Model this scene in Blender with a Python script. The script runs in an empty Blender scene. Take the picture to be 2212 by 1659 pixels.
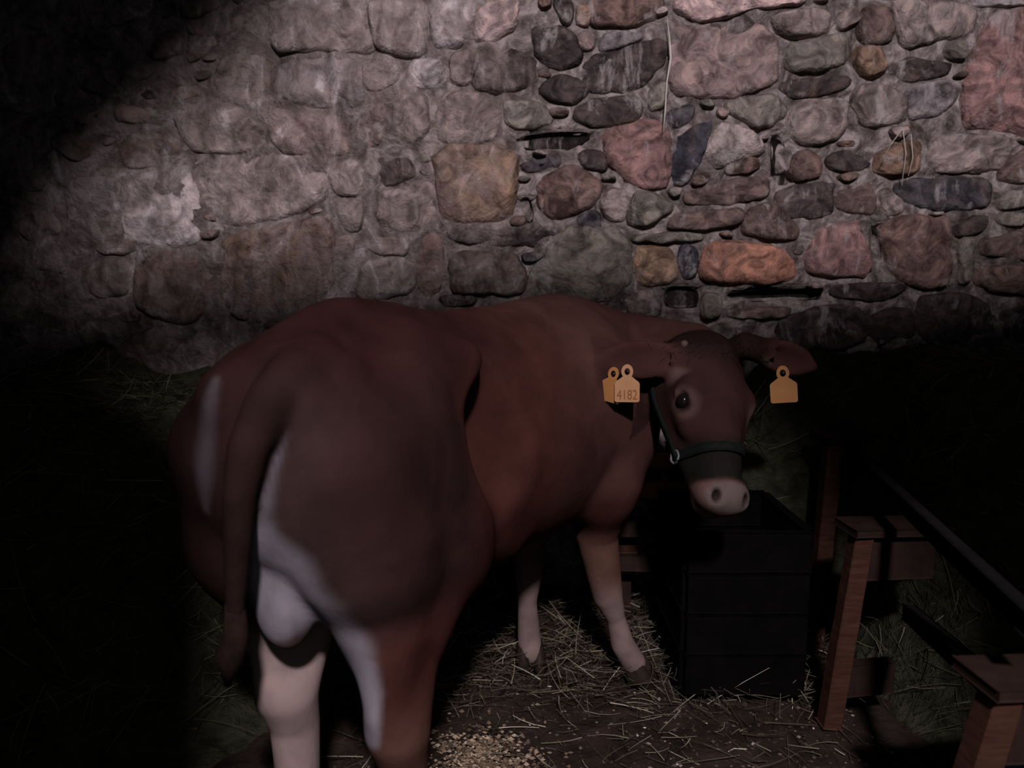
import bpy, bmesh, math, random
import numpy as np
from mathutils import Vector, Matrix, noise as mnoise

rnd = random.Random(7)
C = bpy.context.scene.collection
scene = bpy.context.scene

# ------------------------------------------------------------------ camera, world, light, exposure
FPX, CX, CY = 1670.0, 1106.0, 829.5
CAMH, PITCH = 1.35, math.radians(7.8)
cam = bpy.data.cameras.new('camera'); camo = bpy.data.objects.new('camera', cam); C.objects.link(camo)
camo.location = (0, 0, CAMH); camo.rotation_euler = (math.pi/2 - PITCH, 0, 0)
cam.sensor_width = 36.0; cam.lens = FPX/2212*36.0; cam.clip_start = 0.02
cam.dof.use_dof = True; cam.dof.focus_distance = 2.3; cam.dof.aperture_fstop = 2.2
scene.camera = camo

world = bpy.data.worlds.new('world'); scene.world = world; world.use_nodes = True
bg = world.node_tree.nodes['Background']
bg.inputs[0].default_value = (0.66, 0.68, 0.72, 1); bg.inputs[1].default_value = 0.55

def area_light(name, loc, target, size, power, color):
    l = bpy.data.lights.new(name, 'AREA'); l.shape = 'DISK'; l.size = size; l.energy = power; l.color = color
    o = bpy.data.objects.new(name, l); C.objects.link(o); o.location = loc
    o.rotation_euler = (Vector(target) - Vector(loc)).to_track_quat('-Z', 'Y').to_euler()
    return o
LIGHT = (0.3, -2.2, 4.0)
area_light('daylight', LIGHT, (0.0, 2.8, 1.2), 0.32, 440.0, (1.0, 0.885, 0.925))

vs = scene.view_settings
vs.view_transform = 'Standard'; vs.look = 'None'; vs.gamma = 1.0; vs.use_curve_mapping = False
vs.exposure = 0.0
scene.display_settings.display_device = 'sRGB'

SP, CP = math.sin(PITCH), math.cos(PITCH)
def W(u, v, Y):
    """world point seen at photo pixel (u, v) at world depth Y"""
    a = (u-CX)/FPX; b = (v-CY)/FPX
    t = Y/(CP - b*SP)
    return np.array((t*a, Y, CAMH - t*(SP + b*CP)))
def G(u, v):
    """point of the floor seen at pixel"""
    a = (u-CX)/FPX; b = (v-CY)/FPX
    t = CAMH/(SP + b*CP)
    return np.array((t*a, t*(CP-b*SP), 0.0))

# ------------------------------------------------------------------ helpers
def tag(o, label=None, cat=None, group=None, kind=None):
    if label: o['label'] = label
    if cat: o['category'] = cat
    if group: o['group'] = group
    if kind: o['kind'] = kind
    return o
def empty(name, loc=(0,0,0)):
    o = bpy.data.objects.new(name, None); C.objects.link(o); o.location = loc; o.empty_display_size = .1
    return o
def mesh_obj(name, verts, faces, mat, parent=None, smooth=False):
    me = bpy.data.meshes.new(name); me.from_pydata([tuple(map(float, v)) for v in verts], [], faces)
    me.materials.append(mat)
    if smooth: me.polygons.foreach_set('use_smooth', [True]*len(me.polygons))
    me.update()
    o = bpy.data.objects.new(name, me); C.objects.link(o)
    if parent is not None:
        o.parent = parent
        o.matrix_parent_inverse = Matrix.Translation(-Vector(parent.location))
    return o
def obj_from_bm(name, bm, mat, parent=None, smooth=False):
    me = bpy.data.meshes.new(name); bm.normal_update(); bm.to_mesh(me); bm.free(); me.materials.append(mat)
    if smooth: me.polygons.foreach_set('use_smooth', [True]*len(me.polygons))
    o = bpy.data.objects.new(name, me); C.objects.link(o)
    if parent is not None:
        o.parent = parent; o.matrix_parent_inverse = Matrix.Translation(-Vector(parent.location))
    return o
def box_between(name, p, q, w, h, mat, parent=None, up=(0,0,1), bevel=.004, rough=.0):
    """a sawn timber from p to q, w wide (sideways), h high"""
    p = Vector(p); q = Vector(q); d = (q-p); L = d.length; d.normalize(); upv = Vector(up)
    s = d.cross(upv).normalized(); u = s.cross(d).normalized()
    bm = bmesh.new(); bmesh.ops.create_cube(bm, size=1)
    for v in bm.verts:
        c = v.co.copy()
        v.co = p + d*((c.x+.5)*L) + s*(c.y*w) + u*(c.z*h)
    if bevel: bmesh.ops.bevel(bm, geom=bm.edges[:], offset=bevel, segments=1, affect='EDGES')
    if rough:
        bmesh.ops.subdivide_edges(bm, edges=[e for e in bm.edges if e.calc_length() > L*.7], cuts=8)
        for v in bm.verts:
            n = mnoise.noise_vector(v.co*9.0)
            v.co += n*rough
    return obj_from_bm(name, bm, mat, parent)
def tube(name, pts, rad, mat, parent=None, n=8, flat=1.0):
    pts = [Vector(p) for p in pts]; verts = []; faces = []
    if not isinstance(rad, (list, tuple)): rad = [rad]*len(pts)
    for i, p in enumerate(pts):
        d = (pts[min(i+1, len(pts)-1)] - pts[max(i-1, 0)]).normalized()
        a = d.cross(Vector((0,0,1)) if abs(d.z) < .9 else Vector((1,0,0))).normalized(); b = d.cross(a)
        for k in range(n):
            t = 2*math.pi*k/n
            verts.append(p + (a*math.cos(t) + b*math.sin(t)*flat)*rad[i])
    for i in range(len(pts)-1):
        for k in range(n):
            faces.append((i*n+k, i*n+(k+1)%n, (i+1)*n+(k+1)%n, (i+1)*n+k))
    faces.append(tuple(range(n))[::-1]); faces.append(tuple((len(pts)-1)*n+k for k in range(n)))
    return mesh_obj(name, verts, faces, mat, parent, True)

# ------------------------------------------------------------------ materials
def new_mat(name, rough=.85, spec=.25):
    m = bpy.data.materials.new(name); m.use_nodes = True
    b = m.node_tree.nodes['Principled BSDF']; b.inputs['Roughness'].default_value = rough
    b.inputs['Specular IOR Level'].default_value = spec
    return m, m.node_tree, b
def nd(nt, t, **kw):
    n = nt.nodes.new(t)
    for k, v in kw.items():
        if k in ('operation','blend_type','data_type','attribute_name','musgrave_type','feature'): setattr(n, k, v)
        else: n.inputs[k].default_value = v
    return n
def ramp(nt, src, stops):
    r = nt.nodes.new('ShaderNodeValToRGB'); e = r.color_ramp.elements
    while len(e) < len(stops): e.new(.5)
    for el, (p, c) in zip(e, stops): el.position = p; el.color = (*c, 1) if len(c) == 3 else c
    nt.links.new(src, r.inputs[0]); return r.outputs[0]
def mixc(nt, a, b, fac, mode='MIX'):
    m = nt.nodes.new('ShaderNodeMix'); m.data_type = 'RGBA'; m.blend_type = mode
    for s, v in ((m.inputs[6], a), (m.inputs[7], b), (m.inputs[0], fac)):
        if hasattr(v, 'links'): nt.links.new(v, s)
        elif isinstance(v, (int, float)): s.default_value = v
        else: s.default_value = (*v, 1)
    return m.outputs[2]
def objcoord(nt, scale=(1,1,1), kind='Object'):
    t = nt.nodes.new('ShaderNodeTexCoord'); mp = nt.nodes.new('ShaderNodeMapping')
    nt.links.new(t.outputs[kind], mp.inputs[0]); mp.inputs['Scale'].default_value = scale
    return mp.outputs[0]
def geo_pos(nt, scale=(1,1,1)):
    t = nt.nodes.new('ShaderNodeNewGeometry'); mp = nt.nodes.new('ShaderNodeMapping')
    nt.links.new(t.outputs['Position'], mp.inputs[0]); mp.inputs['Scale'].default_value = scale
    return mp.outputs[0]
def noise(nt, vec, scale, detail=5, rough=.6, dist=0.0):
    n = nd(nt, 'ShaderNodeTexNoise', Scale=scale, Detail=detail, Roughness=rough, Distortion=dist)
    nt.links.new(vec, n.inputs['Vector']); return n.outputs[0]
def bump(nt, b, h, strength, dist):
    n = nd(nt, 'ShaderNodeBump', Strength=strength, Distance=dist); nt.links.new(h, n.inputs['Height'])
    nt.links.new(n.outputs[0], b.inputs['Normal'])

# stone: own colour of each stone (object colour), grain, lichen-dark stains, lime wash remains
def mixf(nt, src, k):
    mm = nd(nt, 'ShaderNodeMath', operation='MULTIPLY'); nt.links.new(src, mm.inputs[0]); mm.inputs[1].default_value = k
    return mm.outputs[0]
def limewash(nt, c):
    # old render and limewash left on the wall: thick over the left half and high up, patchy to the right
    g = nt.nodes.new('ShaderNodeNewGeometry'); sx = nt.nodes.new('ShaderNodeSeparateXYZ'); nt.links.new(g.outputs['Position'], sx.inputs[0])
    mr = nd(nt, 'ShaderNodeMapRange'); nt.links.new(sx.outputs[0], mr.inputs[0])
    for i, v in ((1, .55), (2, -.55), (3, -.11), (4, .10)): mr.inputs[i].default_value = v
    n = noise(nt, geo_pos(nt, (1, 1, .6)), 4.5, 8, .72, .7)
    ad = nd(nt, 'ShaderNodeMath', operation='ADD'); nt.links.new(n, ad.inputs[0]); nt.links.new(mr.outputs[0], ad.inputs[1])
    k = ramp(nt, ad.outputs[0], [(.46, (0,0,0)), (.66, (1,1,1))])
    tone = ramp(nt, noise(nt, geo_pos(nt, (1,1,.6)), 7, 7, .66, 1.6), [(.36, (.050,.037,.034)), (.46, (.12,.093,.088)), (.54, (.19,.155,.152)), (.60, (.24,.20,.198)), (.66, (.42,.385,.395))])
    return mixc(nt, c, tone, mixf(nt, k, .72))
def stone_material():
    m, nt, b = new_mat('rubble_stone', .9, .05)
    oi = nt.nodes.new('ShaderNodeObjectInfo'); p = geo_pos(nt)
    n1 = noise(nt, p, 11, 6, .62, 1.3); n2 = noise(nt, p, 48, 4, .6); n3 = noise(nt, p, 5.5, 5, .7, .8)
    shade = ramp(nt, n1, [(.36, (.40,.37,.37)), (.50, (.95,.94,.94)), (.64, (1.75,1.66,1.62))])
    c = mixc(nt, oi.outputs['Color'], shade, 1.0, 'MULTIPLY')
    rust = ramp(nt, n3, [(.56, (0,0,0)), (.70, (1,1,1))])
    c = mixc(nt, c, (.13,.08,.06), mixf(nt, rust, .35))
    lime = ramp(nt, noise(nt, geo_pos(nt, (1,1,.45)), 9, 5, .7, .5), [(.57, (0,0,0)), (.68, (1,1,1))])
    c = mixc(nt, c, (.26,.235,.235), mixf(nt, lime, .7))
    c = limewash(nt, c)
    nt.links.new(c, b.inputs['Base Color'])
    bump(nt, b, mixc(nt, n1, n2, .4), 1.0, .03)
    return m
M_STONE = stone_material()
def mortar_material():
    m, nt, b = new_mat('lime_mortar', .95, .03); p = geo_pos(nt)
    n1 = noise(nt, p, 12, 7, .64, 1.2); n2 = noise(nt, p, 60, 4, .6)
    c = ramp(nt, n1, [(.36, (.040,.031,.029)), (.5, (.115,.095,.092)), (.64, (.25,.215,.210))])
    nt.links.new(limewash(nt, c), b.inputs['Base Color']); bump(nt, b, mixc(nt, n1, n2, .5), 1.0, .03)
    return m
M_MORTAR = mortar_material()
def simple(name, c1, c2, scale=8, rough=.85, bs=.4, bd=.01, stretch=(1,1,1), spec=.05):
    m, nt, b = new_mat(name, rough, spec); p = geo_pos(nt, stretch)
    n1 = noise(nt, p, scale, 5, .62, .3)
    nt.links.new(ramp(nt, n1, [(.3, c1), (.7, c2)]), b.inputs['Base Color'])
    if bs: bump(nt, b, n1, bs, bd)
    return m
M_WOOD = simple('bare_wood', (.022,.0092,.0062), (.042,.019,.013), 14, .75, .3, .004, (1,1,6))
M_WOOD_D = simple('dark_wood', (.009,.0054,.0046), (.019,.011,.0092), 12, .8, .3, .004, (1,1,1))
M_BLACK = simple('blackened_boards', (.001,.001,.001), (.0025,.002,.002), 12, .95, .3, .004, spec=.02)
M_RAIL = simple('weathered_rail', (.0025,.0022,.0022), (.005,.0046,.0048), 12, .85, .3, .004)
M_WOOD_R = simple('red_stained_wood', (.14,.036,.026), (.20,.058,.042), 12, .75, .3, .004, (4,1,1))
M_FLOOR = simple('dung_litter', (.007,.005,.0042), (.028,.019,.016), 9, .95, .9, .03)
M_HAYBASE = simple('packed_hay', (.012,.0125,.0085), (.045,.045,.030), 16, .95, 1.0, .04)
M_PLASTER = simple('dark_plaster', (.05,.045,.042), (.10,.09,.085), 4, .95, .3, .01)
M_TAG = simple('tag_plastic', (.150,.062,.015), (.175,.077,.021), 20, .5, 0, 0, spec=.4)
M_TAGINK = simple('tag_ink', (.088,.037,.010), (.10,.044,.013), 20, .6, 0, 0)
M_HOOF = simple('hoof_horn', (.008,.006,.005), (.025,.017,.014), 20, .6, .2, .003)
M_HORN = simple('horn_bud', (.03,.02,.018), (.05,.033,.028), 30, .6, .2, .002)
M_STRAP = simple('halter_webbing', (.0022,.0034,.003), (.0038,.0055,.005), 60, .8, .3, .001)
M_METAL = simple('halter_metal', (.05,.05,.05), (.1,.1,.1), 30, .5, 0, 0, spec=.3)
M_TAIL = simple('tail_hair', (.006,.003,.003), (.014,.007,.006), 40, .9, .4, .003)
M_BLUE = simple('blue_plastic', (.02,.06,.10), (.03,.085,.13), 6, .5, 0, 0)
M_WEB = simple('cobweb', (.30,.28,.25), (.4,.38,.34), 20, .9, 0, 0)
def eye_material():
    m, nt, b = new_mat('eye_ball', .08, .35); b.inputs['Base Color'].default_value = (.004,.003,.003,1); return m
M_EYE = eye_material()
def strand_material(name, cols):
    m, nt, b = new_mat(name, .8, .1)
    at = nt.nodes.new('ShaderNodeAttribute'); at.attribute_name = 'tint'
    nt.links.new(ramp(nt, at.outputs['Fac'], cols), b.inputs['Base Color'])
    return m
M_HAY = strand_material('hay_stalks', [(0,(.02,.02,.012)), (.5,(.065,.066,.040)), (.85,(.10,.10,.062)), (1,(.24,.23,.17))])
M_STRAW = strand_material('straw_stalks', [(0,(.018,.014,.010)), (.55,(.058,.050,.034)), (.9,(.14,.125,.088)), (1,(.27,.24,.20))])
def coat_material():
    m, nt, b = new_mat('short_coat', .8, .02)
    at = nt.nodes.new('ShaderNodeVertexColor'); at.layer_name = 'coat'
    p = objcoord(nt, (1,1,.35)); n1 = noise(nt, p, 90, 4, .6, .2); n2 = noise(nt, objcoord(nt), 7, 4, .6, .4)
    sh = ramp(nt, n2, [(.3,(.72,.70,.70)), (.55,(1,1,1)), (.8,(1.28,1.25,1.22))])
    c = mixc(nt, at.outputs[0], sh, 1.0, 'MULTIPLY')
    nt.links.new(c, b.inputs['Base Color'])
    b.inputs['Sheen Weight'].default_value = .0
    bump(nt, b, n1, .22, .004)
    return m
M_COAT = coat_material()

# ------------------------------------------------------------------ setting: walls, floor
YW = 3.30
XL, XR, ZT = -2.75, 2.75, 4.2
# back wall core (mortar), a real relief; pushed in where the wall has open gaps
ZW = 3.05
nx, nz = 330, 180
def slab(name, x0, x1, y0, y1, z0, z1, mat, label=None):
    bm = bmesh.new(); bmesh.ops.create_cube(bm, size=1)
    for v in bm.verts:
        v.co = Vector(((x0+x1)/2+(x1-x0)*v.co.x, (y0+y1)/2+(y1-y0)*v.co.y, (z0+z1)/2+(z1-z0)*v.co.z))
    o = obj_from_bm(name, bm, mat); o['kind'] = 'structure'
    if label: o['label'] = label
    return o
slab('wall_left', XL-.2, XL, -.5, YW+.2, 0, ZT, M_PLASTER, 'dark side wall of the stall on the left')
slab('wall_right', XR, XR+.2, -.5, YW+.2, 0, ZT, M_PLASTER, 'dark side wall of the stall on the right')
slab('ceiling', XL-.2, XR+.2, -.5, YW+.2, ZT, ZT+.1, M_PLASTER, 'dark loft floor above the stall')
# added front wall behind the camera, its opening outlined to shape light and shade
def prism_xz(name, poly, y0, y1, mat):
    n = len(poly); v = [(x, y0, z) for x, z in poly] + [(x, y1, z) for x, z in poly]
    f = [tuple(range(n)), tuple(range(2*n-1, n-1, -1))] + [(i, i+n, (i+1) % n + n, (i+1) % n) for i in range(n)]
    o = mesh_obj(name, v, f, mat); o['kind'] = 'structure'; return o
prism_xz('wall_front_blocker', [(XL,0),(-.19,0),(-.20,2.70),(-.38,2.86),(-.50,3.04),(-.44,3.16),(-.12,3.43),(.50,ZT),(XL,ZT)], -.30, -.22, M_PLASTER)['label'] = 'unseen front wall left of the opening, its edge cut to shade the stall'
prism_xz('wall_front_blocker', [(.50,0),(XR,0),(XR,ZT),(1.3,ZT),(1.3,3.15),(.85,3.06),(.54,3.01),(.41,2.98),(.42,2.84),(.55,2.75),(.57,2.60),(.74,2.52),(.74,1.95),(.52,1.75)], -.30, -.22, M_PLASTER)['label'] = 'unseen front wall right of the opening, its edge cut to shade the stall'

tb = slab('blocker_bar_1', -.46, .44, -.29, -.23, 2.91, 3.07, M_PLASTER, 'unseen bar added across the opening to dim the lower back wall')  # added out of view; its soft shadow dims the lower back wall
# floor with a trodden relief
nx, ny = 140, 110
vv = []; ff = []
def floor_h(x, y):
    p = Vector((x, y, 0))
    return .018*mnoise.noise(p*4) + .010*mnoise.noise(p*13) + .006*mnoise.noise(p*31) - .012
for j in range(ny+1):
    for i in range(nx+1):
        x = XL + (XR-XL)*i/nx; y = -.3 + (YW+.36)*j/ny
        vv.append((x, y, floor_h(x, y)))
for j in range(ny):
    for i in range(nx):
        a = j*(nx+1)+i; ff.append((a, a+1, a+nx+2, a+nx+1))
fl = mesh_obj('floor', vv, ff, M_FLOOR, None, True); fl['kind'] = 'structure'; fl['label'] = 'dark trodden litter floor of the stall'

# ------------------------------------------------------------------ the stones of the back wall
COL = dict(g=(.150,.125,.118), l=(.205,.175,.168), p=(.165,.125,.118), q=(.30,.225,.218), d=(.042,.033,.033), k=(.010,.008,.008),  # k: near-black for open gaps, their shade put into the colour
           b=(.135,.120,.126), n=(.045,.042,.046), o=(.180,.125,.088), r=(.215,.110,.080), w=(.27,.245,.25), m=(.098,.066,.058),
           u=(.140,.095,.070), e=(.112,.102,.090), R=(.165,.102,.096), x=(.078,.057,.052), v=(.030,.030,.037))
S = '''
l 600 2 760 2 790 30 800 110 700 118 605 112
l 800 2 925 2 922 118 870 128 806 112
w 935 0 1030 0 1004 92 930 112
q 1036 0 1112 0 1106 60 1060 88 1010 92
b 600 126 770 130 776 212 745 236 650 222 600 206
g 492 122 590 132 590 200 540 240 470 208
g 392 240 480 216 556 258 578 318 480 328 398 324
p 588 246 650 236 745 250 758 290 738 330 620 340 584 312
m 268 292 386 282 392 340 370 362 280 364
l 430 352 560 340 690 345 696 420 640 462 490 492 444 440 424 390
w 282 378 398 372 436 450 430 508 316 542 276 500
b 158 402 264 382 268 490 200 520 148 490
u 482 506 640 476 702 482 722 560 724 640 600 672 500 652 472 560
m 302 556 458 534 474 640 400 690 302 652
x 180 562 290 558 290 640 200 652
l 704 352 778 346 784 418 714 422
g 724 432 792 430 782 500 740 504
d 787 350 836 340 886 350 890 382 845 408 795 400
g 836 422 882 396 930 402 955 450 948 488 880 510 830 482
u 946 332 1108 330 1114 460 1080 480 960 478 944 420
p 764 222 830 226 830 300 800 318 766 300
g 840 202 928 196 930 308 850 320
g 940 198 1066 202 1082 250 1078 318 942 320
l 778 132 870 142 858 198 780 204
w 882 132 958 132 956 192 880 190
g 968 112 1020 110 1014 180 968 190
d 1024 132 1090 112 1140 130 1150 178 1080 208 1022 190
l 772 556 876 562 888 620 806 648 768 640
p 720 512 770 508 768 552 742 600
g 780 506 880 514 884 552 790 552
m 892 502 958 492 962 600 930 638 896 620
d 974 492 1188 498 1192 518 1150 536 1000 524
x 972 546 1110 538 1124 590 1110 630 980 638 966 600
n 1126 546 1190 546 1150 564 1126 564
e 1190 506 1250 482 1338 512 1348 600 1300 640 1150 642 1132 610
d 942 642 1020 628 1030 654 960 664
d 1160 66 1212 58 1248 76 1246 128 1216 154 1174 146 1160 112
d 1196 0 1234 0 1234 54 1206 54
u 1240 14 1276 20 1270 58 1242 58
m 1284 0 1418 0 1410 38 1370 58 1292 58
p 1244 68 1284 72 1280 110 1246 110
b 1294 78 1330 68 1388 78 1360 102 1302 108
d 1272 152 1292 122 1340 108 1420 88 1430 128 1390 168 1350 194 1276 194
d 1174 178 1210 162 1258 174 1262 202 1236 224 1196 216 1174 198
d 1256 236 1290 212 1378 218 1368 258 1290 272 1252 258
e 1090 222 1168 226 1186 268 1130 284 1086 270
x 1178 236 1224 236 1224 254 1178 254
k 1112 296 1190 284 1280 284 1268 304 1220 328 1132 322
n 1118 348 1204 342 1198 364 1130 378
n 1442 242 1490 222 1496 254 1466 278 1442 270
e 1402 192 1440 184 1438 238 1392 244
R 1314 292 1400 272 1438 302 1444 370 1420 398 1360 398 1302 340
d 1254 328 1304 322 1310 368 1262 368
m 1168 398 1230 364 1288 402 1278 448 1204 476 1164 448
k 1120 428 1144 422 1156 468 1142 488
g 1294 404 1356 412 1346 476 1292 468
n 1234 468 1288 454 1308 498 1262 518
e 1366 412 1420 414 1448 450 1400 494 1354 482
q 1472 0 1742 0 1720 12 1660 20 1590 32 1556 48 1520 46 1482 24
p 1464 72 1540 54 1658 60 1664 168 1620 188 1560 202 1500 212 1466 200 1452 150
g 1672 38 1778 24 1784 72 1712 84 1672 70
e 1694 98 1788 88 1828 64 1838 138 1770 162 1694 158
g 1794 32 1848 14 1858 56 1802 76
x 1864 22 1918 24 1924 80 1872 106 1854 70
g 1934 8 2040 2 2098 22 2098 80 2030 88 1962 98 1932 60
w 2112 0 2215 0 2215 16 2112 20
R 2104 92 2140 44 2240 32 2240 292 2122 276 2084 264 2092 180
e 2034 102 2078 98 2074 132 2038 132
d 1914 142 1960 128 2036 138 2032 162 1960 178 1918 164
b 1964 192 2058 170 2066 214 2030 242 1964 256 1958 215
u 1844 98 1898 112 1916 162 1862 168 1838 140
d 1694 172 1828 168 1822 198 1722 212 1694 190
g 1842 182 1900 188 1948 202 1942 258 1872 268 1834 230
e 1560 212 1678 204 1686 250 1650 288 1582 254 1562 236
g 1704 222 1818 218 1826 298 1752 326 1704 300
l 1524 302 1562 258 1628 292 1638 328 1560 356 1512 348
v 1452 302 1500 264 1546 258 1510 346 1480 398 1452 390
m 1564 348 1636 334 1638 368 1574 378
x 1484 418 1580 384 1638 388 1638 428 1560 448 1484 438
k 1670 284 1698 302 1698 398 1676 408 1666 330
m 1704 334 1758 314 1776 378 1712 392
d 1784 334 1858 324 1868 366 1792 376
u 1884 332 1978 304 1988 378 1884 382
g 2012 302 2080 288 2162 298 2168 330 2138 362 2022 362 2008 330
x 2164 342 2240 304 2240 390 2154 388
n 1944 402 1990 382 2088 386 2128 394 2118 438 2060 448 1982 442
d 1684 412 1788 402 1796 440 1786 466 1702 478 1674 460
x 1800 412 1878 394 1888 438 1878 462 1802 458
g 1894 404 1934 414 1956 450 1904 476
x 1454 462 1588 454 1596 488 1482 502 1452 490
x 1604 454 1668 444 1716 490 1698 516 1612 508
r 1514 538 1560 526 1700 534 1706 606 1514 606
o 1376 536 1430 526 1456 540 1456 602 1376 610 1366 570
e 1360 506 1500 502 1498 522 1362 528
v 1462 530 1506 534 1506 600 1472 608 1460 560
R 1734 542 1782 484 1866 474 1862 588 1800 602 1738 590
k 1872 484 1902 492 1908 600 1868 594
m 1914 484 2028 478 2048 502 2042 588 2008 612 1918 598
d 2054 484 2128 464 2118 498 2062 518
e 2072 524 2106 504 2096 588 2068 616
x 2114 514 2240 484 2240 558 2110 558
m 2108 572 2240 568 2240 640 2114 618
k 1564 630 1768 624 1780 648 1572 652
d 1794 614 1928 608 1946 622 1888 652 1804 638
k 1434 618 1508 618 1512 660 1472 668 1438 660
g 1334 642 1420 614 1424 680 1372 688
e 1522 634 1556 642 1558 688 1514 688
x 1566 664 1698 664 1688 688 1572 688
d 1694 694 1788 664 1848 674 1856 740 1702 758
d 1864 684 1956 664 1966 730 1884 758
d 1992 646 2100 636 2138 672 2128 730 1994 730
d 2152 664 2240 654 2240 740 2152 730
'''
MPP = 1.0/FPX*3.3          # metres per photo pixel, near enough, on the wall
stones = []
for line in S.strip().split('\n'):
    t = line.split(); co = [float(c) for c in t[1:]]
    stones.append((t[0], [(co[i], co[i+1]) for i in range(0, len(co), 2)]))
# occupancy raster on the wall plane in metres, to fill what is left with smaller rubble
def to_wall(u, v):
    p = W(u, v, YW); return (p[0], p[2])
polys = [(c, [to_wall(u, v) for u, v in pl]) for c, pl in stones]
RES = .012
gx = np.arange(XL, XR, RES); gz = np.arange(0, ZT, RES)
GX, GZ = np.meshgrid(gx, gz, indexing='ij')
occ = np.zeros(GX.shape, bool)
def inside(poly, X, Z):
    r = np.zeros(X.shape, bool); n = len(poly)
    for i in range(n):
        x1, z1 = poly[i]; x2, z2 = poly[(i+1) % n]
        c = ((z1 > Z) != (z2 > Z)) & (X < (x2-x1)*(Z-z1)/((z2-z1) if abs(z2-z1) > 1e-9 else 1e-9)+x1)
        r ^= c
    return r
owner = np.full(GX.shape, -1, np.int32); gapmap = np.zeros(GX.shape)
for i, (c, pl) in enumerate(polys):
    m = inside(pl, GX, GZ); occ |= m; owner[m] = i
    if c == 'k': gapmap[m] = 1
auto = []
def fill(n, rmin, rmax, region, cols):
    tries = 0; made = 0
    while made < n and tries < n*60:
        tries += 1
        x = rnd.uniform(region[0], region[1]); z = rnd.uniform(region[2], region[3])
        a = rnd.uniform(rmin, rmax); b = a*rnd.uniform(.42, .75); th = rnd.gauss(0, .22)
        ct, st = math.cos(th), math.sin(th)
        dx = GX-x; dz = GZ-z
        e = ((dx*ct+dz*st)/(a*1.12))**2 + ((-dx*st+dz*ct)/(b*1.18))**2 < 1
        if not e.any() or (occ & e).any(): continue
        occ[e] = True; owner[e] = len(polys)+len(auto); made += 1; k = rnd.randint(7, 9); pl = []
        for i in range(k):
            t = 2*math.pi*(i+rnd.uniform(-.25,.25))/k
            cc, ss = math.cos(t), math.sin(t)
            q = (abs(cc)**2.8+abs(ss)**2.8)**(-1/2.8)*rnd.uniform(.9, 1.04)
            px, pz = a*q*cc, b*q*ss
            pl.append((x+px*ct-pz*st, z+px*st+pz*ct))
        auto.append((rnd.choice(cols), pl))
vis = (-2.2, 2.2, 1.15, 2.5)
fill(14, .13, .20, (-2.7, 2.7, 2.48, 3.0), 'glpbde')
fill(24, .12, .20, (-2.7, 2.7, .1, 1.12), 'gxdmeb')
fill(10, .10, .17, (-2.7, -1.9, 1.2, 2.6), 'gxdme')
fill(8, .10, .17, (2.2, 2.7, 1.0, 2.6), 'gxdme')
fill(30, .055, .085, vis, 'gxmegp')
fill(75, .026, .045, vis, 'gxdmelp')
fill(20, .06, .1, (-2.7, 2.7, .1, 3.0), 'gxdme')

vv = []; ff = []
for j in range(nz+1):
    for i in range(nx+1):
        x = XL + (XR-XL)*i/nx; z = -.12 + (ZW+.12)*j/nz
        p = Vector((x, 0, z))
        d = .016*mnoise.noise(p*8) + .012*mnoise.noise(p*19) + .007*mnoise.noise(p*41) + .012*mnoise.noise(p*3)
        d += .004 + .008*max(0, min(1, (.35-x)/.9))
        vv.append((x, YW - d + .06*gapmap[min(gapmap.shape[0]-1,int((x-XL)/RES)), min(gapmap.shape[1]-1,max(0,int(z/RES)))], z))
for j in range(nz):
    for i in range(nx):
        a = j*(nx+1)+i; ff.append((a, a+1, a+nx+2, a+nx+1))
wall = mesh_obj('wall_back', vv, ff, M_MORTAR, None, True); wall['kind'] = 'structure'
wall['label'] = 'rubble stone wall bedded in pale lime mortar'

slab('wall_back_upper', XL, XR, YW, YW+.2, ZW, ZT, M_PLASTER, 'dark upper wall under the roof')
def chaikin(p, it=2):
    for _ in range(it):
        q = []
        for i in range(len(p)):
            a = p[i]; b = p[(i+1) % len(p)]
            q.append((a[0]*.8+b[0]*.2, a[1]*.8+b[1]*.2)); q.append((a[0]*.2+b[0]*.8, a[1]*.2+b[1]*.8))
        p = q
    return p
def grow(poly, me, gap=.009, lim=1.34, amax=.05):
    P = np.array(poly); c = P.mean(0); out = []
    for x, z in P:
        v = np.array((x, z))-c; L = np.linalg.norm(v); d = v/L; best = L
        for e in np.arange(0, min(amax, L*(lim-1)), .006):
            q = c+d*(L+e+gap); i = int((q[0]-XL)/RES); j = int(q[1]/RES)
            if not (0 <= i < owner.shape[0] and 0 <= j < owner.shape[1]): break
            if owner[i, j] not in (-1, me): break
            best = L+e
        out.append(tuple(c+d*best))
    return out
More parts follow.
